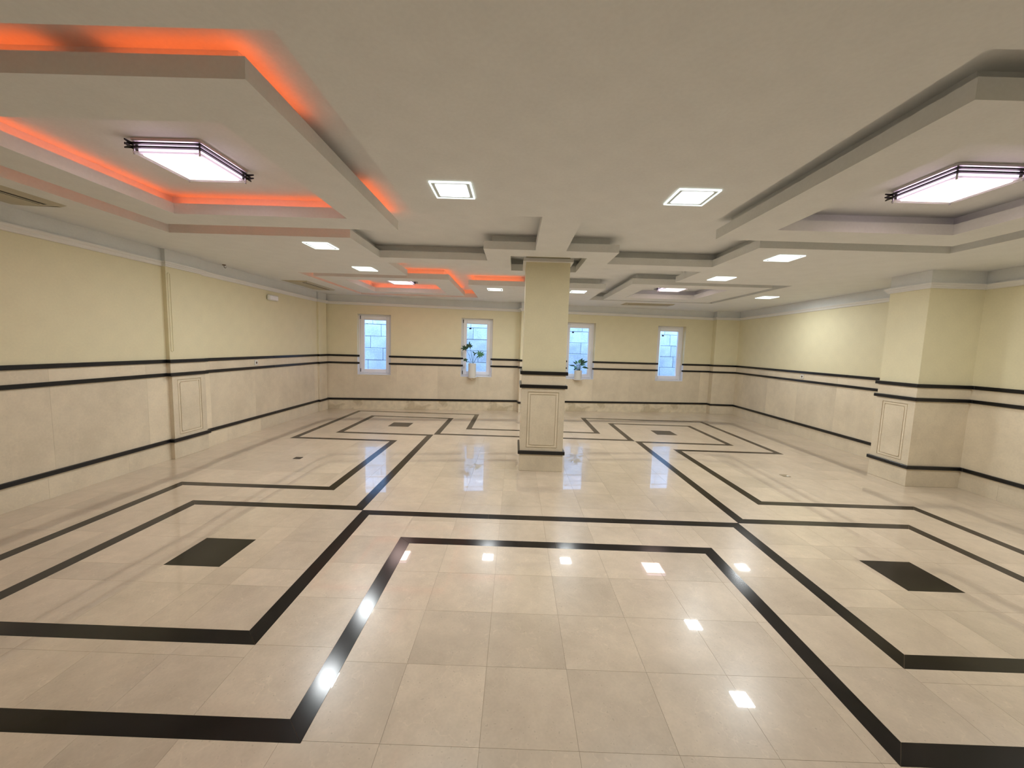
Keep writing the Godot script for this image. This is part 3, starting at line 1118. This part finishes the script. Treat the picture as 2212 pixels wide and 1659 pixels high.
	tube(ps, [Vector3(pu, 0.35, -1.13), Vector3(pu, 3.4, -1.13)], 0.045, 0.045, 16)
	part("pipe", ps, M.pipe, pipe)
	for py in [1.0, 2.3]:
		var cl := begin()
		tube(cl, [Vector3(pu, py, -1.13), Vector3(pu, py + 0.03, -1.13)], 0.052, 0.052, 16)
		box(cl, Vector3(pu - 0.012, py, -1.20), Vector3(pu + 0.012, py + 0.03, -1.13))
		part("pipe_clip", cl, M.pipe, pipe)

# ------------------------------------------------------------------ plants
func leaf(st: SurfaceTool, p: Vector3, d: Vector3, up: Vector3, length: float, width: float, droop: float) -> void:
	var side := d.cross(up).normalized()
	var nrm := side.cross(d).normalized()
	var prev := []
	var steps := 7
	for i in steps + 1:
		var t := float(i) / steps
		var w := width * sin(PI * pow(t, 0.8)) * 0.5 + 0.0008
		var c := p + d * length * t - up * droop * t * t * length
		var row := [c - side * w + nrm * w * 0.25, c, c + side * w + nrm * w * 0.25]
		if i > 0:
			for k in 2:
				var n: Vector3 = (row[k] - prev[k]).cross(prev[k + 1] - prev[k]).normalized()
				if n.dot(nrm) < 0:
					n = -n
				quad(st, prev[k], prev[k + 1], row[k + 1], row[k], n)
		prev = row

func curve(a: Vector3, b: Vector3, c: Vector3, n := 8) -> Array:
	var out := []
	for i in n + 1:
		var t := float(i) / n
		out.append(a.lerp(b, t).lerp(b.lerp(c, t), t))
	return out

func pot(o: Node3D, r: float, h: float) -> void:
	var st := begin()
	lathe(st, [Vector2(0.001, 0.0), Vector2(r * 0.93, 0.0), Vector2(r * 0.985, 0.008), Vector2(r, 0.02), Vector2(r, h - 0.006), Vector2(r - 0.003, h), Vector2(r - 0.009, h), Vector2(r - 0.011, h - 0.03), Vector2(r - 0.011, h - 0.045)], Vector3.ZERO)
	part("pot", st, M.pot, o)
	var so := begin()
	lathe(so, [Vector2(r - 0.010, h - 0.035), Vector2(r * 0.5, h - 0.03), Vector2(0.001, h - 0.028)], Vector3.ZERO)
	part("soil", so, M.soil, o)

func make_plants() -> void:
	var w := wall_at(WB)
	var dir := Vector3(cos(w[1]), 0, -sin(w[1]))
	var nrm := Vector3(sin(w[1]), 0, cos(w[1]))
	# half-round shelves under the window openings carry the pots
	var spots := [[-1.060, 0.0, "small white half-round shelf on a corbel under the taller plant pot"], [1.575, 0.0, "small white half-round shelf under the squat plant pot"]]
	var shelf_top := WIN_Y[0] + 0.014
	for i in 2:
		var s = spots[i]
		var at: Vector3 = w[0] + dir * back_u(s[0]) + nrm * 0.10
		var sh := thing("pot_shelf", s[2], "shelf", at, w[1], "pot shelves under windows")
		var st := begin()
		var poly := PackedVector2Array()
		for k in 19:
			var a := PI * k / 18.0
			poly.append(Vector2(cos(a) * 0.105, sin(a) * 0.105))
		poly.append(Vector2(-0.105, -0.10))
		poly.append(Vector2(0.105, -0.10))
		prism(st, poly, shelf_top - 0.02, shelf_top)
		part("shelf_board", st, M.sill, sh)
		if i == 0:
			var cb := begin()
			lathe(cb, [Vector2(0.001, shelf_top - 0.085), Vector2(0.02, shelf_top - 0.075), Vector2(0.06, shelf_top - 0.04), Vector2(0.085, shelf_top - 0.02)], Vector3(0, 0, -0.04))
			part("corbel", cb, M.stone[2], sh)
	var base1: Vector3 = w[0] + dir * back_u(-1.060) + nrm * 0.10 + Vector3(0, shelf_top, 0)
	var p1 := thing("potted_plant", "long-stemmed plant with spiky leaf tufts in a tall white pot", "plant", base1, w[1])
	pot(p1, 0.094, 0.33)
	var rng := RandomNumberGenerator.new()
	rng.seed = 9
	var tufts := [[-0.19, 0.69, 0.02, 0.10, false, 8], [-0.085, 0.745, -0.02, 0.11, false, 9], [0.185, 0.545, 0.03, 0.12, true, 10], [-0.165, 0.405, 0.0, 0.065, false, 5], [0.055, 0.565, -0.01, 0.075, false, 3]]
	var roots := [[-0.02, 0.0], [0.01, 0.0], [0.03, 0.0], [-0.03, 0.01], [0.015, 0.01]]
	for i in tufts.size():
		var t = tufts[i]
		var tip := Vector3(t[0], t[1], t[2])
		var root := Vector3(roots[i][0], 0.30, roots[i][1])
		var st := begin()
		tube(st, curve(root, Vector3(lerpf(root.x, tip.x, 0.15), lerpf(root.y, tip.y, 0.6), tip.z), tip), 0.0055, 0.0035, 6)
		var stalk := part("stem", st, M.stem, p1)
		for k in t[5]:
			var a: float = TAU * k / t[5] + rng.randf() * 0.3
			var d := Vector3(cos(a), sin(a) * 0.8 + 0.1, rng.randf_range(-0.4, 0.6)).normalized()
			var lf := begin()
			leaf(lf, tip, d, Vector3(0, 0.3, 1).normalized(), t[3] * rng.randf_range(0.7, 1.15), 0.032, 0.1)
			part("leaf", lf, M.leaf_pale if t[4] else M.leaf, stalk)
	var base2: Vector3 = w[0] + dir * back_u(1.575) + nrm * 0.10 + Vector3(0, shelf_top, 0)
	var p2 := thing("potted_plant", "bushy broad-leaved plant in a squat white pot", "plant", base2, w[1])
	pot(p2, 0.094, 0.22)
	# leaf tips relative to the pot, width
	var leaves := [[-0.235, 0.345, 0.03, 0.045], [-0.125, 0.295, 0.05, 0.055], [-0.14, 0.44, 0.0, 0.045], [-0.02, 0.385, 0.08, 0.06], [0.035, 0.50, 0.0, 0.06], [0.105, 0.535, -0.02, 0.05], [0.235, 0.475, 0.02, 0.055], [0.155, 0.385, 0.07, 0.055], [0.255, 0.29, 0.04, 0.07], [0.10, 0.42, 0.09, 0.06], [-0.07, 0.47, -0.03, 0.05], [-0.13, 0.235, 0.06, 0.04], [0.17, 0.50, -0.04, 0.05]]
	for i in leaves.size():
		var t = leaves[i]
		var tip := Vector3(t[0], t[1], t[2])
		var root := Vector3(t[0] * 0.12, 0.20, t[2] * 0.2)
		var knee := root.lerp(tip, 0.45) + Vector3(-t[0] * 0.15, 0.06, 0.0)
		var st := begin()
		tube(st, curve(root, root.lerp(knee, 0.5) + Vector3(0, 0.02, 0), knee, 5), 0.005, 0.0035, 6)
		var stalk := part("stem", st, M.stem, p2)
		var lf := begin()
		leaf(lf, knee, (tip - knee).normalized(), Vector3(0, 0.75, 0.66).normalized(), knee.distance_to(tip) * 1.05, t[3] * 1.15, 0.12)
		part("leaf", lf, M.leaf_pale if i % 3 == 1 else M.leaf, stalk)

# ------------------------------------------------------------------ small fittings
func make_fittings() -> void:
	# ceiling cassettes of the air conditioning
	var vents := [[-4.115, -2.85, PI / 2, "beige air conditioner grille in the ceiling along the left wall before the pilaster"], [-4.075, -7.72, PI / 2, "beige air conditioner grille in the ceiling along the left wall, toward the windows"], [3.02, -9.20, 0.0, "beige air conditioner grille in the ceiling above the window wall"]]
	for v in vents:
		var o := thing("air_conditioner_grille", v[3], "air vent", Vector3(v[0], SOFFIT, v[1]), v[2], "ceiling air conditioner grilles")
		var p := begin()
		# local: x along the unit, z across; slot on the +z side for side units
		var l := 0.56
		var q := 0.24
		var outer := [Vector3(-l, 0, -q), Vector3(l, 0, -q), Vector3(l, 0, q), Vector3(-l, 0, q)]
		var lower := [Vector3(-l + 0.05, -0.022, -q + 0.16), Vector3(l - 0.05, -0.022, -q + 0.16), Vector3(l - 0.03, -0.022, q - 0.02), Vector3(-l + 0.03, -0.022, q - 0.02)]
		for i in 4:
			var j := (i + 1) % 4
			var n: Vector3 = (outer[j] - outer[i]).cross(lower[i] - outer[i]).normalized()
			if n.y > 0:
				n = -n
			quad(p, outer[i], outer[j], lower[j], lower[i], n)
		for r in cells(-l + 0.05, -q + 0.16, l - 0.05, q - 0.02, [[-l + 0.09, q - 0.135, l - 0.09, q - 0.065]]):
			quad(p, Vector3(r[0], -0.022, r[1]), Vector3(r[2], -0.022, r[1]), Vector3(r[2], -0.022, r[3]), Vector3(r[0], -0.022, r[3]), Vector3.DOWN)
		part("panel", p, M.vent, o)
		var s := begin()
		box(s, Vector3(-l + 0.0905, -0.0225, q - 0.1345), Vector3(l - 0.0905, -0.001, q - 0.0655))
		part("slot", s, M.dark, o)
		var b := begin()
		bevel_box(b, Vector3(-l + 0.10, -0.0285, q - 0.10), Vector3(l - 0.10, -0.022, q - 0.088), 0.002)
		part("vane", b, M.vent, o)
	# wall sockets between the upper strips
	for s in [[WL, 7.52, 1.193, "white wall socket between the black strips of the left wall"], [WR, 2.70, 1.193, "white wall socket between the black strips of the right wall"]]:
		var w := wall_at(s[0])
		var at: Vector3 = (w[0] as Vector3) + Vector3(cos(w[1]), 0, -sin(w[1])) * s[1] + Vector3(0, s[2], 0)
		var o := thing("wall_socket", s[3], "socket", at, w[1])
		var p := begin()
		bevel_box(p, Vector3(-0.042, -0.042, 0.0), Vector3(0.042, 0.042, 0.012), 0.005)
		part("cover_plate", p, M.plastic, o)
		var i := begin()
		lathe_face(i, Vector3(0, 0, 0.0125), 0.02)
		part("insert", i, M.hook, o)
	# emergency lamp high on the left wall
	var wl := wall_at(WL)
	var e := thing("emergency_light", "small white box-shaped emergency light high on the left wall", "light", (wl[0] as Vector3) + Vector3(0, 2.345, -7.99), wl[1])
	var eb := begin()
	bevel_box(eb, Vector3(-0.14, -0.05, 0.0), Vector3(0.14, 0.05, 0.055), 0.018)
	part("housing", eb, M.plastic, e)
	var ec := begin()
	bevel_box(ec, Vector3(-0.115, -0.036, 0.05), Vector3(0.115, 0.036, 0.060), 0.006)
	part("cover", ec, M.pvc, e)
	# ceiling hook
	var hk := thing("ceiling_hook", "small brown hook left in the ceiling close to the left wall", "hook", Vector3(-4.37, SOFFIT, -5.86))
	var h := begin()
	lathe(h, [Vector2(0.001, -0.012), Vector2(0.02, -0.010), Vector2(0.026, 0.0)], Vector3.ZERO, 12)
	part("rose", h, M.hook, hk)
	var hh := begin()
	tube(hh, [Vector3(0, -0.008, 0), Vector3(0, -0.035, 0), Vector3(0.016, -0.05, 0), Vector3(0.03, -0.036, 0)], 0.004, 0.004, 6)
	part("hook_wire", hh, M.hook, hk)
	# floor outlets
	var f1 := thing("floor_outlet", "small dark cover plate set in the floor toward the left wall", "floor outlet", Vector3(-2.92, 0.0, -5.142))
	var a := begin()
	bevel_box(a, Vector3(-0.05, 0.0, -0.042), Vector3(0.05, 0.004, 0.042), 0.002)
	part("cover_plate", a, M.inlay, f1)
	var f2 := thing("floor_outlet", "small broken beige cover plate in the floor toward the deep pilaster", "floor outlet", Vector3(3.655, 0.0, -5.085))
	var b2 := begin()
	bevel_box(b2, Vector3(-0.05, 0.0, -0.048), Vector3(0.05, 0.003, 0.048), 0.0015)
	part("cover_plate", b2, plain(Color(0.55, 0.50, 0.40), 0.5), f2)
	var c2 := begin()
	prism(c2, PackedVector2Array([Vector2(0.0, 0.04), Vector2(0.042, 0.03), Vector2(0.03, -0.005), Vector2(0.008, 0.008)]), 0.003, 0.006)
	part("broken_corner", c2, M.plastic, f2)
	# switch on the column's side
	var sw := thing("column_switch", "small brown switch on the column's side above its topmost black strip", "switch", Vector3(0.648, 1.42, -5.2), PI / 2)
	var sb := begin()
	bevel_box(sb, Vector3(-0.03, -0.03, 0.0), Vector3(0.03, 0.03, 0.012), 0.004)
	part("cover_plate", sb, M.hook, sw)
	var sr := begin()
	bevel_box(sr, Vector3(-0.016, -0.018, 0.011), Vector3(0.016, 0.018, 0.017), 0.003)
	part("rocker", sr, M.hook, sw)

func lathe_face(st: SurfaceTool, c: Vector3, r: float) -> void:
	for k in 20:
		var a := TAU * k / 20
		var b := TAU * (k + 1) / 20
		tri(st, c, c + Vector3(cos(a), sin(a), 0) * r, c + Vector3(cos(b), sin(b), 0) * r, Vector3.BACK)

func _ready() -> void:
	set_camera()
	set_sky()
	make_materials()
	make_floor()
	make_walls()
	make_ceiling()
	make_frames()
	make_windows()
	make_lamps()
	make_leds()
	make_plants()
	make_fittings()
